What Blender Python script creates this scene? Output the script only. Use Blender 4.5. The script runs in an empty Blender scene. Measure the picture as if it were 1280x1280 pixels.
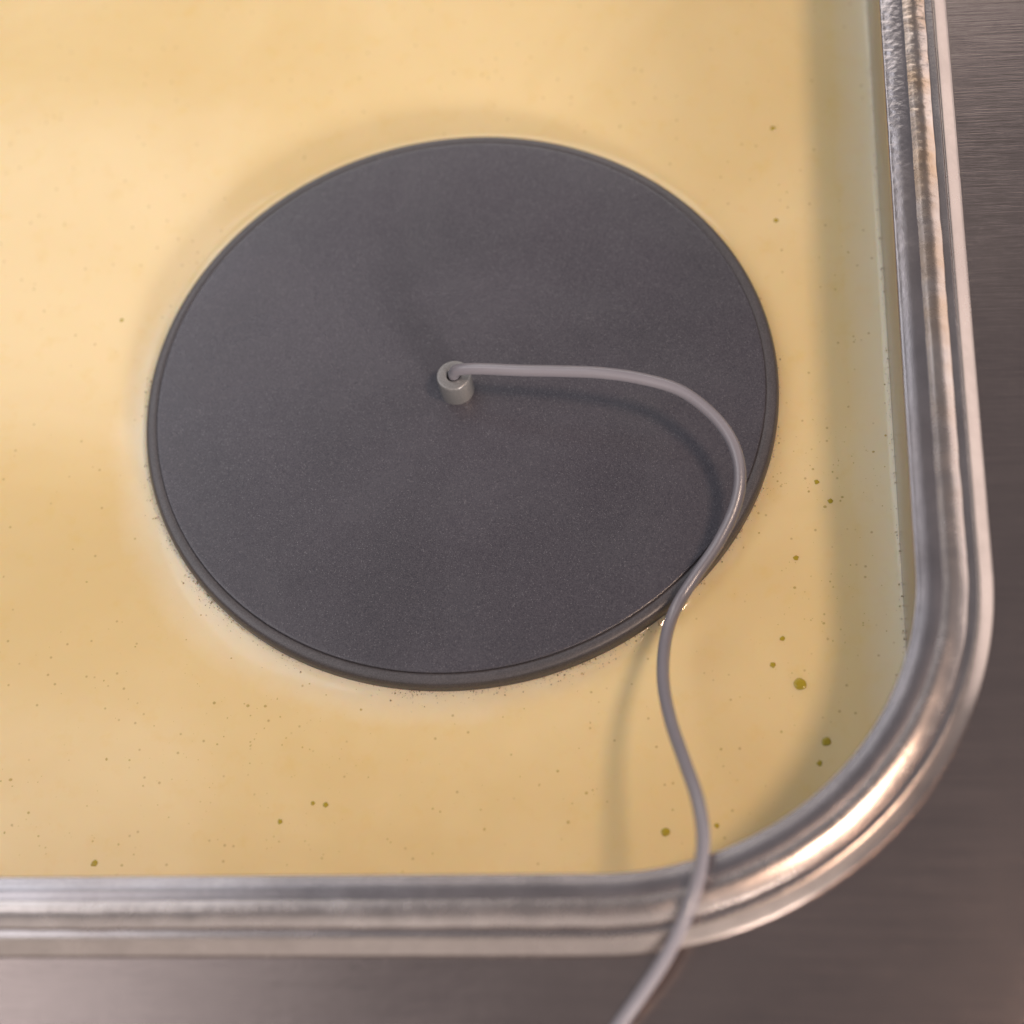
import bpy, bmesh, math, random
from mathutils import Vector, Matrix, noise
R_ = math.radians
MM = 0.001
scene = bpy.context.scene
COL = scene.collection

# ------------------------------------------------------------------ camera (vat axes = world axes, mm)
FPX, PITCH, ROLL, DIST, YAW = 2672.48, 1.07596405, -0.231452837, 654.405, -0.234389
_F = Vector((0, math.cos(PITCH), -math.sin(PITCH))); _R = Vector((1, 0, 0)); _U = _R.cross(_F)
_c, _s = math.cos(ROLL), math.sin(ROLL)
_R2 = _c*_R + _s*_U; _U2 = -_s*_R + _c*_U
_P = Vector((7.92671884, -43.3719179, 0)) - DIST*_F
_Z = Matrix.Rotation(-YAW, 3, 'Z')
F, RT, UP, P = _Z@_F, _Z@_R2, _Z@_U2, _Z@_P
cam = bpy.data.cameras.new('camera'); co = bpy.data.objects.new('camera', cam); COL.objects.link(co)
m = Matrix((RT, UP, -F)).transposed().to_4x4(); m.translation = P*MM
co.matrix_world = m
cam.sensor_width = 36; cam.lens = FPX/1280*36
cam.clip_start = 0.01; cam.clip_end = 50
scene.camera = co

def at(px, py, z):
    """point at height z (mm) seen at photo pixel px,py (used once, to read positions off the photo)"""
    d = (px-640)*RT - (py-640)*UP + FPX*F
    return P + d*((z-P.z)/d.z)

cam.dof.use_dof = True
cam.dof.focus_distance = ((at(600, 740, 0)-P).dot(F))*MM
cam.dof.aperture_fstop = 5.8

# ------------------------------------------------------------------ world and lamps
w = bpy.data.worlds.new('World'); scene.world = w; w.use_nodes = True
bg = w.node_tree.nodes['Background']
bg.inputs[0].default_value = (0.93, 0.92, 1.0, 1); bg.inputs[1].default_value = 0.235

def area(name, loc, target, sx, sy, radiance, color):
    l = bpy.data.lights.new(name, 'AREA'); l.shape = 'RECTANGLE'; l.size = sx*MM; l.size_y = sy*MM
    l.energy = radiance*math.pi*sx*sy*MM*MM; l.color = color
    o = bpy.data.objects.new(name, l); COL.objects.link(o)
    o.location = Vector(loc)*MM
    o.rotation_euler = (Vector(loc)-Vector(target)).to_track_quat('Z', 'Y').to_euler()
    return o
KD = Vector((0.53, -0.22, 1.0)).normalized()
area('key_lamp', KD*1500, (0, 0, 0), 190, 190, 72.0, (1.0, 0.72, 0.54))
area('low_front_lamp', Vector((.50, -.83, .255))*1550, (0, 0, 0), 320, 180, 112.0, (1.0, 0.90, 0.84))
area('window_light', (-1155, 80, 1200), (-1155, 80, 0), 1500, 640, 1.85, (0.95, 0.96, 1.0))
area('side_ceiling_light', (-1180, 880, 1200), (-1180, 880, 0), 1500, 420, 2.1, (0.86, 0.92, 1.0))
area('right_rim_fill', (1600, 750, 700), (0, 0, 300), 1500, 800, 1.6, (1.0, 0.90, 0.86))  # unseen panel added at the right so the rim bead reflects bright
area('back_ceiling_light', (-350, 1850, 1200), (-350, 1850, 0), 1700, 1100, 2.25, (1.0, 0.97, 0.92))
area('front_soft_fill', (150, -1300, 1250), (100, 0, 0), 2600, 1400, 0.55, (1.0, 0.93, 0.87))  # unseen soft panel added behind the camera for rim highlights and ambient fill

scene.view_settings.view_transform = 'Standard'
scene.view_settings.look = 'None'
scene.view_settings.exposure = 0.07
scene.view_settings.gamma = 1

# ------------------------------------------------------------------ helpers
def mesh(name, verts, faces, mat, parent=None, smooth=True, edges=()):
    me = bpy.data.meshes.new(name)
    me.from_pydata([Vector(v)*MM for v in verts], list(edges), faces)
    if smooth:
        for p in me.polygons: p.use_smooth = True
    me.materials.append(mat); me.update()
    o = bpy.data.objects.new(name, me); COL.objects.link(o)
    if parent: o.parent = parent
    return o
def fix_normals(o):
    bm = bmesh.new(); bm.from_mesh(o.data); bmesh.ops.recalc_face_normals(bm, faces=bm.faces); bm.to_mesh(o.data); bm.free()
def tag(o, label=None, cat=None, group=None, kind=None):
    if label: o['label'] = label
    if cat: o['category'] = cat
    if group: o['group'] = group
    if kind: o['kind'] = kind
    return o
def lathe(name, prof, mat, parent=None, n=256, closed=False):
    vs, fs = [], []
    for r, z in prof:
        for k in range(n):
            a = 2*math.pi*k/n; vs.append((r*math.cos(a), r*math.sin(a), z))
    for i in range(len(prof)-1):
        for k in range(n):
            k2 = (k+1) % n; fs.append((i*n+k, i*n+k2, (i+1)*n+k2, (i+1)*n+k))
    if prof[0][0] < 1e-6 or prof[-1][0] < 1e-6: pass
    o = mesh(name, vs, fs, mat, parent)
    bm = bmesh.new(); bm.from_mesh(o.data); bmesh.ops.remove_doubles(bm, verts=bm.verts, dist=1e-8)
    bmesh.ops.recalc_face_normals(bm, faces=bm.faces); bm.to_mesh(o.data); bm.free()
    for p in o.data.polygons: p.use_smooth = True
    return o

class NT:
    def __init__(s, name):
        s.m = bpy.data.materials.new(name); s.m.use_nodes = True; s.t = s.m.node_tree
        s.b = s.t.nodes['Principled BSDF']; s.co = s.n('ShaderNodeTexCoord')
    def n(s, typ, ins=None, **kw):
        nd = s.t.nodes.new(typ)
        for k, v in kw.items(): setattr(nd, k, v)
        for k, v in (ins or {}).items(): s.set(nd, k, v)
        return nd
    def set(s, nd, k, v):
        if hasattr(v, 'links'): s.t.links.new(v, nd.inputs[k])
        else: nd.inputs[k].default_value = v
    def noise(s, scale, detail=2, rough=.5, stretch=(1, 1, 1), rot=(0, 0, 0), dist=0):
        mp = s.n('ShaderNodeMapping', {0: s.co.outputs['Object'], 2: rot, 3: stretch})
        return s.n('ShaderNodeTexNoise', {'Vector': mp.outputs[0], 'Scale': scale, 'Detail': detail, 'Roughness': rough, 'Distortion': dist}).outputs[0]
    def voro(s, scale, out='Distance', feature='F1', rnd=1.0):
        return s.n('ShaderNodeTexVoronoi', {'Vector': s.co.outputs['Object'], 'Scale': scale, 'Randomness': rnd}, feature=feature).outputs[out]
    def ramp(s, fac, stops):
        r = s.n('ShaderNodeValToRGB', {0: fac}); e = r.color_ramp.elements
        while len(e) < len(stops): e.new(.5)
        for q, (p, c) in zip(e, stops):
            q.position = p; q.color = (c, c, c, 1) if not hasattr(c, '__len__') else (*c, 1)
        return r.outputs[0]
    def math(s, op, a, b=0.0, c=None, clamp=False):
        ins = {0: a, 1: b}
        if c is not None: ins[2] = c
        return s.n('ShaderNodeMath', ins, operation=op, use_clamp=clamp).outputs[0]
    def mix(s, f, a, b, blend='MIX'):
        nd = s.n('ShaderNodeMix', data_type='RGBA', blend_type=blend)
        s.set(nd, 0, f); s.set(nd, 6, a if hasattr(a, 'links') else (*a, 1)); s.set(nd, 7, b if hasattr(b, 'links') else (*b, 1))
        return nd.outputs[2]
    def bump(s, h, strength, dist=.001, normal=None):
        nd = s.n('ShaderNodeBump', {'Height': h, 'Strength': strength, 'Distance': dist})
        if normal: s.set(nd, 'Normal', normal)
        return nd.outputs[0]
    def out(s, **kw):
        for k, v in kw.items():
            k = k.replace('_', ' '); s.set(s.b, k, v)
        return s.m

# ------------------------------------------------------------------ materials
def steel_mat(name, base=(.50, .455, .45), rough=.27, streak=(30, 900, 900), sr=.12, bump=.05, tint=None, grain=0.0, metal=1.0):
    t = NT(name)
    st = t.noise(1, 4, .65, stretch=streak)
    big = t.noise(14, 4, .6)
    col = t.mix(t.ramp(st, [(.3, 0), (.7, 1)]), tuple(v*.86 for v in base), tuple(min(1, v*1.1) for v in base))
    col = t.mix(t.ramp(big, [(.35, 0), (.7, 1)]), col, t.mix(.5, col, (.36, .29, .265)))
    if tint:
        tn = t.noise(60, 3, .6)
        yy0 = t.n('ShaderNodeSeparateXYZ', {0: t.co.outputs['Object']}).outputs[1]
        f = t.math('MULTIPLY', t.ramp(tn, [(.38, 0.1), (.62, .85)]), t.math('MULTIPLY_ADD', yy0, 7, .75, clamp=True))
        col = t.mix(f, col, tint)
    r = t.math('MULTIPLY_ADD', st, sr, rough - sr*.5)
    r = t.math('ADD', r, t.math('MULTIPLY', t.math('SUBTRACT', big, .5), .12))
    nrm = t.bump(st, bump, .0003)
    if grain:
        nrm = t.bump(t.noise(1400, 2, .6), grain*.4, .0004, nrm)
        yy = t.n('ShaderNodeSeparateXYZ', {0: t.co.outputs['Object']}).outputs[1]
        worn = t.math('MULTIPLY_ADD', yy, 6.5, -.25, clamp=True)      # hammered, worn stretch of the rim
        worn = t.math('MULTIPLY', worn, t.ramp(t.noise(35, 3, .6), [(.3, .3), (.6, 1)]))
        nrm = t.bump(t.noise(520, 2, .5, stretch=(1, 1.5, 1), rot=(0, 0, .5), dist=.4), t.math('MULTIPLY', worn, min(1, grain*2.6)), .0007, nrm)
    sp = t.ramp(t.noise(900, 1, .5), [(.74, 0), (.78, 1)])
    r = t.math('SUBTRACT', r, t.math('MULTIPLY', sp, .1))
    return t.out(Base_Color=col, Metallic=metal, Roughness=r, Normal=nrm)

M_counter = steel_mat('brushed_steel_counter', base=(.32, .255, .232), rough=.22, streak=(25, 2600, 900), sr=.14, bump=.2)
M_wall = steel_mat('steel_wall', base=(.25, .22, .205), rough=.22, streak=(40, 40, 900), bump=.1, grain=.12)
M_lip = steel_mat('steel_lip', base=(.43, .39, .395), rough=.24, streak=(60, 60, 400), bump=.12, grain=.18)
M_weld = steel_mat('steel_weld', base=(.60, .52, .48), rough=.26, streak=(140, 140, 140), bump=.04, tint=(.52, .36, .24), grain=.16)
M_flange = steel_mat('steel_flange', base=(.48, .43, .42), rough=.25, streak=(60, 60, 400), bump=.12, grain=.06)
M_bead = steel_mat('steel_edge', base=(.50, .42, .375), rough=.25, streak=(80, 80, 200), bump=.08, grain=.05)

def fluid_mat():
    t = NT('creamy_fluid')
    sep = t.n('ShaderNodeSeparateXYZ', {0: t.co.outputs['Object']})
    x, y = sep.outputs[0], sep.outputs[1]
    rr = t.math('SQRT', t.math('ADD', t.math('MULTIPLY', x, x), t.math('MULTIPLY', y, y)))
    base = t.mix(t.ramp(t.noise(11, 4, .55, dist=.6), [(.35, 0), (.65, 1)]), (.795, .606, .302), (.855, .676, .372))
    base = t.mix(t.ramp(t.noise(120, 3, .6), [(.55, 0), (.75, .35)]), base, (.78, .56, .21))
    # thin pale froth film lying against one side of the disc, its own ragged shape
    d = t.math('SUBTRACT', rr, .100)
    nz = t.math('MULTIPLY_ADD', t.noise(45, 5, .65), .012, -.006)
    side = t.math('MULTIPLY_ADD', t.math('DIVIDE', t.math('ADD', t.math('MULTIPLY', x, -.75), t.math('MULTIPLY', y, -.66)), rr), .5, .5)
    width = t.math('MULTIPLY_ADD', t.math('POWER', side, 2.0), .015, .0005)
    fr = t.math('SUBTRACT', 1.0, t.math('DIVIDE', t.math('ADD', d, nz), width), clamp=True)
    fr = t.math('MULTIPLY', fr, t.math('POWER', side, 1.2))
    base = t.mix(t.math('MULTIPLY', fr, .9), base, (.93, .82, .62))
    wl = t.math('SUBTRACT', .134, x)  # pale strip by the right wall: light bounced off steel, painted into the colour
    bounce = t.math('SUBTRACT', 1.0, t.math('DIVIDE', t.math('ADD', wl, t.math('MULTIPLY_ADD', t.noise(30, 4, .6), .008, -.004)), .013), clamp=True)
    base = t.mix(t.math('MULTIPLY', t.math('POWER', bounce, .8), .62), base, (.88, .79, .62))
    # fine pits and specks in the skin
    vz = t.n('ShaderNodeTexVoronoi', {'Vector': t.co.outputs['Object'], 'Scale': 420.0})
    pit = t.ramp(vz.outputs['Distance'], [(.10, 1), (.22, 0)])
    rnd = t.n('ShaderNodeSeparateColor', {0: vz.outputs['Color']}).outputs[0]
    dens = t.ramp(t.noise(28, 3, .6), [(.45, .80), (.7, .985)])
    sel = t.math('GREATER_THAN', rnd, t.math('SUBTRACT', 1.75, dens))
    base = t.mix(t.math('MULTIPLY', t.math('MULTIPLY', pit, sel), .55), base, (.40, .25, .08))
    nrm = t.bump(t.noise(30, 3, .5), .05, .002)
    nrm = t.bump(t.noise(1500, 2, .5), .05, .0002, nrm)
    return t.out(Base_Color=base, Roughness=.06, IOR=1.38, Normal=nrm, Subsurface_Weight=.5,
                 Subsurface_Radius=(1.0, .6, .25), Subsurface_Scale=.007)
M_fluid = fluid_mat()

def plastic_mat(name, base, rough, fleck=1.0, bump=.35, metal=0.0):
    t = NT(name)
    g = t.noise(3200, 2, .7)
    big = t.noise(18, 4, .6)
    c = t.mix(t.ramp(big, [(.35, 0), (.68, 1)]), tuple(v*.88 for v in base), (base[0]*1.14, base[1]*1.1, base[2]*1.1))
    c = t.mix(t.ramp(g, [(.35, 0), (.68, 1)]), t.mix(.32, c, (.02, .02, .02)), t.mix(.12, c, (.5, .48, .48)))
    vz = t.n('ShaderNodeTexVoronoi', {'Vector': t.co.outputs['Object'], 'Scale': 2700.0})
    rn = t.n('ShaderNodeSeparateColor', {0: vz.outputs['Color']})
    fl = t.math('MULTIPLY', t.math('GREATER_THAN', rn.outputs[1], .90), t.ramp(vz.outputs['Distance'], [(.22, 1), (.4, 0)]))
    c = t.mix(t.math('MULTIPLY', fl, .26*fleck), c, (.62, .60, .62))
    nrm = t.bump(g, bump, .00012)
    rr = t.math('ADD', rough-.05, t.math('MULTIPLY', t.ramp(t.noise(26, 5, .65, dist=.8), [(.4, 0), (.68, 1)]), .12))
    return t.out(Base_Color=c, Roughness=rr, Normal=nrm, Specular_IOR_Level=.6, Metallic=metal)
M_disc = plastic_mat('grey_disc_plastic', (.054, .049, .066), .26)
M_ring = plastic_mat('grey_ring_plastic', (.070, .062, .068), .36, fleck=.5, bump=.2)
M_boss = plastic_mat('grey_boss_plastic', (.27, .265, .26), .36, fleck=.2, bump=.12, metal=.3)
def cable_mat():
    t = NT('grey_cable_jacket')
    c = t.mix(t.noise(90, 3, .6), (.205, .19, .212), (.24, .223, .246))
    return t.out(Base_Color=c, Roughness=.27, Specular_IOR_Level=.8, Normal=t.bump(t.noise(900, 2, .6), .12, .0002))
M_cable = cable_mat()
def drop_mat(name, a, b, rough=.12):
    t = NT(name)
    return t.out(Base_Color=t.mix(t.noise(900, 2, .6), a, b), Roughness=rough, IOR=1.45)
M_drop = drop_mat('olive_oil', (.35, .25, .012), (.47, .35, .03))
M_speck = drop_mat('brown_speck', (.46, .32, .08), (.58, .44, .16), .3)
def bubble_mat():
    t = NT('froth_bubble')
    g = t.n('ShaderNodeNewGeometry').outputs['Random Per Island']
    c = t.mix(t.ramp(g, [(.25, 0), (.75, 1)]), (.34, .25, .14), (.84, .73, .55))
    return t.out(Base_Color=c, Roughness=.2, IOR=1.3)
M_bubble = bubble_mat()

# ------------------------------------------------------------------ vat outline (rounded rectangle), mm
X0, X1, Y0, Y1, RC = -520, 134, -171, 470, 85
def outline(straight_step, arc_n, dense=None):
    """closed counter-clockwise list of (point, outward normal)"""
    pts = []
    cs = [((X1-RC, Y0+RC), -90), ((X1-RC, Y1-RC), 0), ((X0+RC, Y1-RC), 90), ((X0+RC, Y0+RC), 180)]
    for i, ((cx, cy), a0) in enumerate(cs):
        for k in range(arc_n+1):
            a = R_(a0 + 90*k/arc_n); n = (math.cos(a), math.sin(a))
            pts.append(((cx+RC*n[0], cy+RC*n[1]), n))
        (dx, dy), b0 = cs[(i+1) % 4]
        a = R_(a0+90); n = (math.cos(a), math.sin(a))
        p0 = pts[-1][0]; p1 = (dx+RC*n[0], dy+RC*n[1])
        L = math.dist(p0, p1); k = max(1, int(L/(straight_step if i in (0, 3) else 8)))
        for j in range(1, k):
            pts.append(((p0[0]+(p1[0]-p0[0])*j/k, p0[1]+(p1[1]-p0[1])*j/k), n))
    return pts
def sweep(name, prof, path, mat, parent, wob=None):
    vs, fs = [], []
    n, mprof = len(path), len(prof)
    for i, ((x, y), (nx, ny)) in enumerate(path):
        for j, (u, z) in enumerate(prof):
            du, dz = wob(x, y, j/(mprof-1)) if wob else (0, 0)
            vs.append((x+nx*(u+du), y+ny*(u+du), z+dz))
    for i in range(n):
        i2 = (i+1) % n
        for j in range(mprof-1):
            fs.append((i*mprof+j, i2*mprof+j, i2*mprof+j+1, i*mprof+j+1))
    return mesh(name, vs, [f[::-1] for f in fs], mat, parent)
def spline(pts, per=5):
    out = []
    q = [pts[0]]+list(pts)+[pts[-1]]
    for i in range(1, len(q)-2):
        for k in range(per):
            t = k/per; a, b, c, d = q[i-1], q[i], q[i+1], q[i+2]
            out.append(tuple(.5*((2*b[m])+(-a[m]+c[m])*t+(2*a[m]-5*b[m]+4*c[m]-d[m])*t*t+(-a[m]+3*b[m]-3*c[m]+d[m])*t**3) for m in range(len(b))))
    out.append(tuple(pts[-1])); return out

# ------------------------------------------------------------------ counter (setting)
pc = outline(20, 24)
vs, fs = [], []
n = len(pc)
rings = [(20.3, 40), (20.3, 45.8), (26, 45.8), (60, 45.8)]
for (x, y), (nx, ny) in pc:
    for u, z in rings: vs.append((x+nx*u, y+ny*u, z))
    # outermost ring: a big rectangle
    px, py = x+nx*60, y+ny*60
    cx, cy = (X0+X1)/2, (Y0+Y1)/2
    k = min((900)/max(1e-6, abs(px-cx)), (900)/max(1e-6, abs(py-cy)))
    vs.append((cx+(px-cx)*k, cy+(py-cy)*k, 45.8)); vs.append((cx+(px-cx)*k, cy+(py-cy)*k, 4.0))
m_ = len(rings)+2
for i in range(n):
    i2 = (i+1) % n
    for j in range(m_-1): fs.append((i*m_+j, i*m_+j+1, i2*m_+j+1, i2*m_+j))
counter = mesh('steel_counter', vs, fs, M_counter, smooth=False); fix_normals(counter)
tag(counter, 'brushed stainless steel counter around the vat rim', kind='structure')

# ------------------------------------------------------------------ vat
vat = bpy.data.objects.new('steel_vat', None); COL.objects.link(vat); vat.location = (0, 0, 0)
tag(vat, 'stainless steel vat with rounded corner and rolled, welded rim, filled with creamy fluid', 'vat')
path = outline(.6, 220)
def wob_weld(x, y, t):
    e = math.sin(math.pi*min(1, t*1.25))
    top = min(1, max(0.0, (y+30)/120)) if x > 0 else .2
    s = .015+.48*top
    a = noise.noise(Vector((x*.55, y*.55, t*3)))*.30*s + noise.noise(Vector((x*.09, y*.09, 7)))*(.03+.10*top)
    rip = math.sin(y*2.1+noise.noise(Vector((x*.1, y*.2, 3)))*4+t*3)*.04*s if x > 100 else 0
    u = 7.0+9.5*t
    st = min(1, max(0.0, (y+110)/90)) if x > 100 else 0
    scale = noise.noise(Vector((x*1.1+y*.6, y*1.3, 5)))*.10*top
    ridge = .16*st*math.exp(-((u-9.9-.25*math.sin(y*.11))/1.5)**2)
    return (noise.noise(Vector((x*.12, y*.12, 11)))*.25, (a+rip+scale)*e+ridge)
def wob_lip(x, y, t):
    top = min(1, max(0.0, (y+20)/140)) if x > 0 else .1
    return (0, noise.noise(Vector((x*.9, y*.9, t*6)))*.13*top*math.sin(math.pi*t))
sweep('wall', spline([(0, -120), (0, -40), (0, 30), (0, 45.2)], 3), path, M_wall, vat)
sweep('rolled_lip', spline([(0, 45.2), (.05, 48.2), (.4, 48.95), (1.4, 49.25), (3.3, 49.75), (4.6, 49.95), (6.2, 49.9), (7.9, 49.6)], 4), path, M_lip, vat, wob_lip)
sweep('weld_bead', spline([(7.0, 49.72), (8.0, 49.93), (9.1, 50.12), (10.3, 49.98), (11.5, 49.65), (12.6, 49.24), (13.4, 48.9), (13.85, 48.68), (14.0, 48.5), (14.06, 48.2), (14.1, 47.3), (14.2, 46.9)], 4), path, M_weld, vat, wob_weld)
sweep('flange', spline([(14.0, 47.05), (14.6, 46.98), (15.6, 46.98), (16.4, 47.05)], 3), path, M_flange, vat)
sweep('outer_bead', spline([(16.15, 46.8), (16.22, 47.9), (16.32, 48.5), (16.6, 48.78), (17.0, 48.74), (17.9, 48.32), (19.0, 47.72), (20.0, 47.12), (20.6, 46.7), (20.9, 46.3), (21.0, 44.5)], 4), path, M_bead, vat)
# vat floor under the fluid
fl = [(x, y, -119.5) for (x, y), _ in path[::6]]
mesh('floor', fl, [tuple(range(len(fl)))], M_wall, vat, smooth=False)

# ------------------------------------------------------------------ fluid surface
def sd_vat(x, y):      # signed distance to the wall, negative inside
    cx, cy, hx, hy = (X0+X1)/2, (Y0+Y1)/2, (X1-X0)/2-RC, (Y1-Y0)/2-RC
    qx, qy = abs(x-cx)-hx, abs(y-cy)-hy
    return math.hypot(max(qx, 0), max(qy, 0)) + min(max(qx, qy), 0) - RC
NA, NR = 900, 110
vs, fs = [], []
def fluid_z(x, y):
    r = math.hypot(x, y); d = max(0, r-100); e = max(0, -sd_vat(x, y))
    q = (x*.656-y*.755)/max(r, 1)
    f = max(0.0, min(1.0, (q-.80)/.14)); f = f*f*(3-2*f)             # fuller meniscus by the lower right edge
    men = (1.4-.8*max(0, y)/max(r, 1))*math.exp(-d/2.8)
    men = men*(1-f) + f*.41*.45*math.log1p(math.exp(min(40, (2.6-d)/.45)))
    return men - .5*math.exp(-d/9.0)*(1-math.exp(-(d/4)**2)) + 1.0*math.exp(-e/2.2) + .35*math.exp(-e/7) + noise.noise(Vector((x*.012, y*.012, 0)))*.12
for k in range(NA):
    a = 2*math.pi*k/NA; ca, sa = math.cos(a), math.sin(a)
    lo, hi = 100, 1200
    for _ in range(30):
        mid = (lo+hi)/2
        if sd_vat(ca*mid, sa*mid) < 0: lo = mid
        else: hi = mid
    r0, r1 = 99.6, lo+.6
    for j in range(NR+1):
        t = (1-math.cos(math.pi*j/NR))/2
        r = r0+(r1-r0)*t; x, y = ca*r, sa*r
        vs.append((x, y, fluid_z(x, y)))
for k in range(NA):
    k2 = (k+1) % NA
    for j in range(NR): fs.append((k*(NR+1)+j, k*(NR+1)+j+1, k2*(NR+1)+j+1, k2*(NR+1)+j))
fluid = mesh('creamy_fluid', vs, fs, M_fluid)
tag(fluid, 'opaque cream yellow fluid filling the steel vat', kind='structure')

# ------------------------------------------------------------------ floating disc
disc = bpy.data.objects.new('floating_disc', None); COL.objects.link(disc)
tag(disc, 'dark grey round plastic disc floating in the cream fluid, cable from its centre', 'disc')
lathe('top_plate', [(0, 6.15), (40, 6.15), (80, 6.12), (94.8, 6.10), (95.6, 6.07), (95.95, 5.98), (96.05, 5.8), (95.9, 5.68), (95.2, 5.6), (95.1, 4.0)], M_disc, disc, 360)
lathe('edge_ring', spline([(95.3, 4.4), (95.35, 5.15), (95.8, 5.3), (96.6, 5.45), (97.4, 5.5), (98.4, 5.35), (99.2, 5.0), (99.8, 4.0), (100, 2.6), (100, -6), (100, -14), (96, -16)], 3), M_ring, disc, 360)
lathe('base_plate', [(0, -16), (96, -16)], M_ring, disc, 96)
boss = lathe('cable_boss', [(2.15, 7), (2.15, 14.9), (2.25, 15.2), (2.6, 15.32), (3.4, 15.35), (4.6, 15.35), (4.95, 15.3), (5.2, 15.15), (5.33, 14.9), (5.36, 14.5), (5.36, 12), (5.33, 8), (5.33, 6.0)], M_boss, disc, 96)
lathe('boss_bore', [(0, 9.5), (2.15, 9.5)], M_ring, boss, 32)

# cable: read off the photo (pixel, height) and built in place
cab = [(600,461,21.5),(650,463,23.5),(700,464,25),(750,466,26.5),(800,473,27),(850,488,26.5),(890,518,25.5),(915,552,24),(925,590,22),
       (920,630,19.5),(900,675,16.5),(870,720,13.2),(845,760,12.5),(832,800,17),(829,850,26),(838,900,35),(855,950,43.5),(872,1000,50),
       (879,1050,54),(872,1100,55.2),(855,1150,54.5),(830,1200,52.5),(800,1245,50.5),(775,1280,49),(742,1330,47.5),(700,1400,46.4),(650,1480,46.3),(590,1590,46.3),(540,1720,46.3)]
cp = [Vector((0, 0, 9)), Vector((0.1, 0, 13.5)), Vector((.5, -.1, 16.8)), Vector((2.6, -.6, 19.3))] + [at(*c) for c in cab]
cp = [Vector(v) for v in spline([tuple(v) for v in cp], 10)]
def tube(name, pts, rad, mat, parent, n=20):
    vs, fs = [], []
    T = (pts[1]-pts[0]).normalized(); N = T.orthogonal().normalized()
    for i, p in enumerate(pts):
        t = (pts[min(i+1, len(pts)-1)]-pts[max(i-1, 0)]).normalized()
        N = (N - t*N.dot(t)).normalized(); B = t.cross(N)
        for k in range(n):
            a = 2*math.pi*k/n; vs.append(p+(N*math.cos(a)+B*math.sin(a))*rad)
    for i in range(len(pts)-1):
        for k in range(n): fs.append((i*n+k, i*n+(k+1) % n, (i+1)*n+(k+1) % n, (i+1)*n+k))
    fs.append(tuple(range(n))[::-1]); fs.append(tuple((len(pts)-1)*n+k for k in range(n)))
    return mesh(name, vs, fs, mat, parent)
tube('cable', cp, 1.83, M_cable, disc)

# ------------------------------------------------------------------ droplets
def dome_mesh(name, r, mat, seed, flat=.22, n=20, irr=.12):
    rnd = random.Random(seed); vs, fs = [(0, 0, r*flat)], []
    amp = [rnd.uniform(-irr, irr) for _ in range(4)]; ph = [rnd.uniform(0, 6.28) for _ in range(4)]
    for j in range(1, 6):
        t = j/5
        for k in range(n):
            a = 2*math.pi*k/n
            q = r*t*(1+sum(amp[m]*math.sin((m+2)*a+ph[m]) for m in range(4))/1.6)
            vs.append((q*math.cos(a), q*math.sin(a), r*flat*math.sqrt(max(0, 1-t*t))-.02))
    for k in range(n): fs.append((0, 1+k, 1+(k+1) % n))
    for j in range(4):
        for k in range(n): fs.append((1+j*n+k, 1+(j+1)*n+k, 1+(j+1)*n+(k+1) % n, 1+j*n+(k+1) % n))
    return mesh(name, vs, fs, mat)
drops = [
 (1000,855,7.6,'largest olive oil droplet, round, on the fluid left of the shadow band near the corner'),
 (1033,927,5.6,'second largest olive droplet, oval, nearest the curved steel corner'),
 (1024.5,954,3.4,'small brown olive droplet just below the oval one at the curved corner'),
 (832,1040,5.2,'olive droplet close to the lower rim, just left of the cable'),
 (896,1032,3.0,'small olive droplet close to the lower rim, just right of the cable'),
 (966,831,3.6,'small olive droplet up and left of the largest droplet'),
 (978,798,3.2,'small olive droplet between the lone one beside the disc and the largest one'),
 (995,697,3.4,'small lone olive droplet right of the cable where it leaves the disc'),
 (1021,602,3.2,'dark droplet at the left of the speck cluster in the right shadow band'),
 (1038,626,3.4,'darkest, lowest droplet of the speck cluster in the right shadow band'),
 (966,160,3.6,'blurred droplet above and right of the disc, uppermost on the fluid'),
 (970,275,3.2,'blurred droplet right of the disc edge, below the uppermost one'),
 (407,1006,3.3,'right hand droplet of a close pair below the disc, above the lower rim'),
 (391,1004,2.6,'left hand, smaller droplet of a close pair below the disc'),
 (350,1027,3.0,'olive droplet down and left of the close pair below the disc'),
 (118,1079,4.0,'smudged olive droplet almost touching the lower rim at far left'),
 (152,400,2.6,'faint blurred droplet on the fluid left of the disc'),
]
for i, (px, py, rp, lab) in enumerate(drops):
    p = at(px, py, .1); sc = rp/4.0
    o = dome_mesh('oil_droplet', sc, M_drop, i, irr=.10 if rp > 5 else .16)
    o.location = Vector((p.x, p.y, fluid_z(p.x, p.y)))*MM
    tag(o, lab, 'oil droplet', 'oil droplets scattered on the cream fluid')

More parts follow.
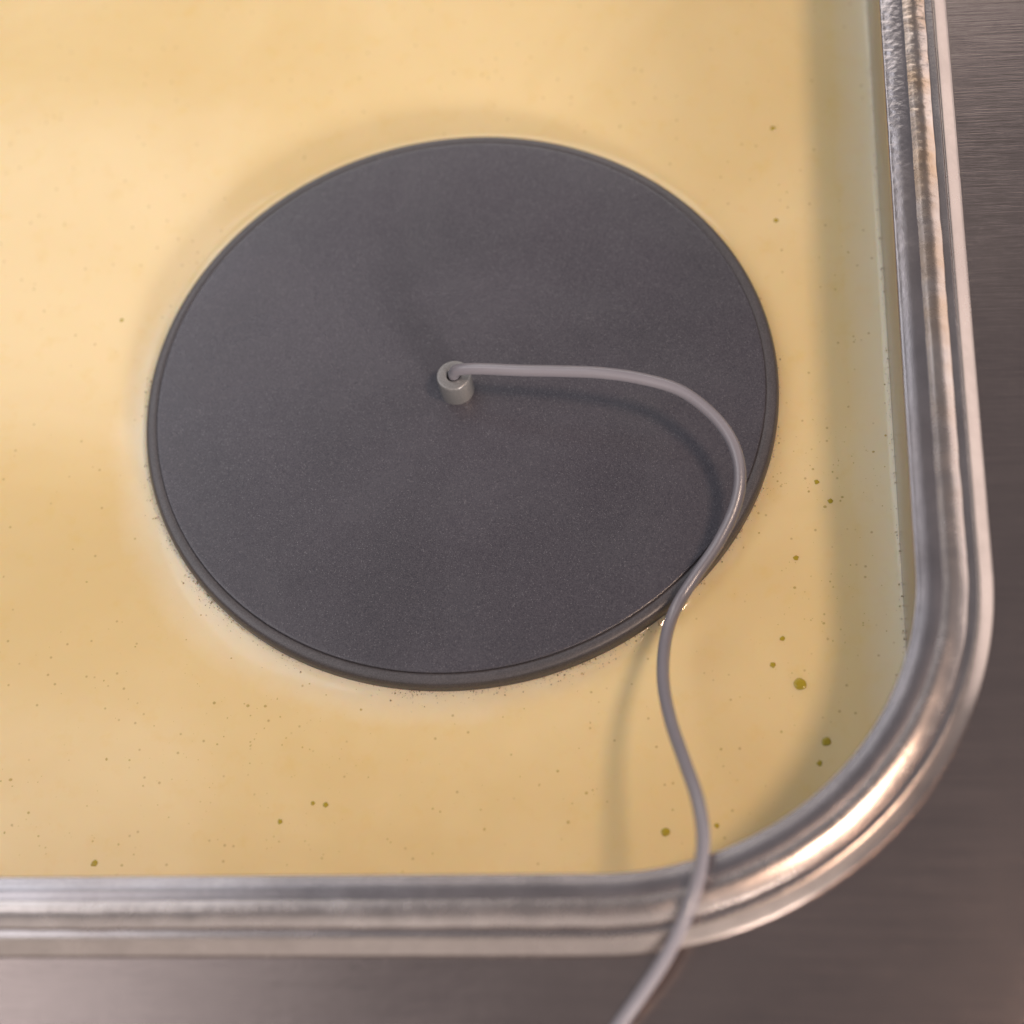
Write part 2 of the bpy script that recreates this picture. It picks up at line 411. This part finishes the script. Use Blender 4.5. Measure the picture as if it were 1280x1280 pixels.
# fine specks: nobody could count them
rnd = random.Random(5)
vs, fs = [], []
def add_speck(x, y, r, h=.3):
    z = fluid_z(x, y); b = len(vs); n = 7
    vs.append((x, y, z+r*h)); e = rnd.uniform(.7, 1.2)
    for k in range(n):
        a = 2*math.pi*k/n; vs.append((x+r*e*math.cos(a), y+r*math.sin(a), z-.02+.0))
    for k in range(n): fs.append((b, b+1+k, b+1+(k+1) % n))
clusters = [(1045,600,45,80),(1060,540,30,20),(985,830,60,40),(1050,760,45,40),(200,1000,170,85),(60,1020,60,45),(420,1020,90,45),(270,870,90,60),
            (640,990,120,30),(560,950,90,20),(820,1000,100,18),(960,960,50,14),(1020,730,40,25),(300,960,120,60),(975,600,14,25)]
for (cx, cy, s, k) in clusters:
    for _ in range(k):
        px, py = rnd.gauss(cx, s), rnd.gauss(cy, s*.7)
        p = at(px, py, 0)
        if math.hypot(p.x, p.y) < 101.5 or sd_vat(p.x, p.y) > -1: continue
        add_speck(p.x, p.y, min(.55, .09+rnd.expovariate(11)))
for _ in range(200):
    x, y = rnd.uniform(-190, 132), rnd.uniform(-170, 200)
    if math.hypot(x, y) < 102 or sd_vat(x, y) > -1: continue
    add_speck(x, y, min(.45, .10+rnd.expovariate(12)))
tag(mesh('fine_specks', vs, fs, M_speck), 'tiny brown specks sprinkled over the cream fluid', kind='stuff')

# froth bubbles clinging to the disc edge and the wall
vs, fs = [], []
ico = bmesh.new(); bmesh.ops.create_icosphere(ico, subdivisions=1, radius=1)
iv = [v.co.copy() for v in ico.verts]; ifc = [tuple(v.index for v in f.verts) for f in ico.faces]; ico.free()
def add_bub(x, y, z, r):
    b = len(vs)
    for v in iv: vs.append((x+v.x*r, y+v.y*r, z+v.z*r))
    for f in ifc: fs.append(tuple(b+i for i in f))
for _ in range(6000):
    a = rnd.uniform(0, 2*math.pi)
    wgt = max(0, math.cos(a-R_(232)))**.8 + .45*max(0, math.cos(a-R_(325)))**2
    if rnd.random() > wgt*(.55+.9*noise.noise(Vector((math.cos(a)*6, math.sin(a)*6, 0)))): continue
    r = 100.1+rnd.expovariate(1.5)*(.7+.9*max(0, math.cos(a-R_(235))))
    s = min(.30, .06+rnd.expovariate(16))
    x, y = r*math.cos(a), r*math.sin(a)
    add_bub(x, y, fluid_z(x, y)+s*.25, s)
for _ in range(380):
    y = rnd.uniform(-90, 190); x = X1-.15-rnd.expovariate(2.2)
    s = min(.3, .06+rnd.expovariate(16)); add_bub(x, y, fluid_z(x, y)+s*.3, s)
tag(mesh('froth_bubbles', vs, fs, M_bubble), 'minute froth bubbles along the disc edge and steel wall', kind='stuff')
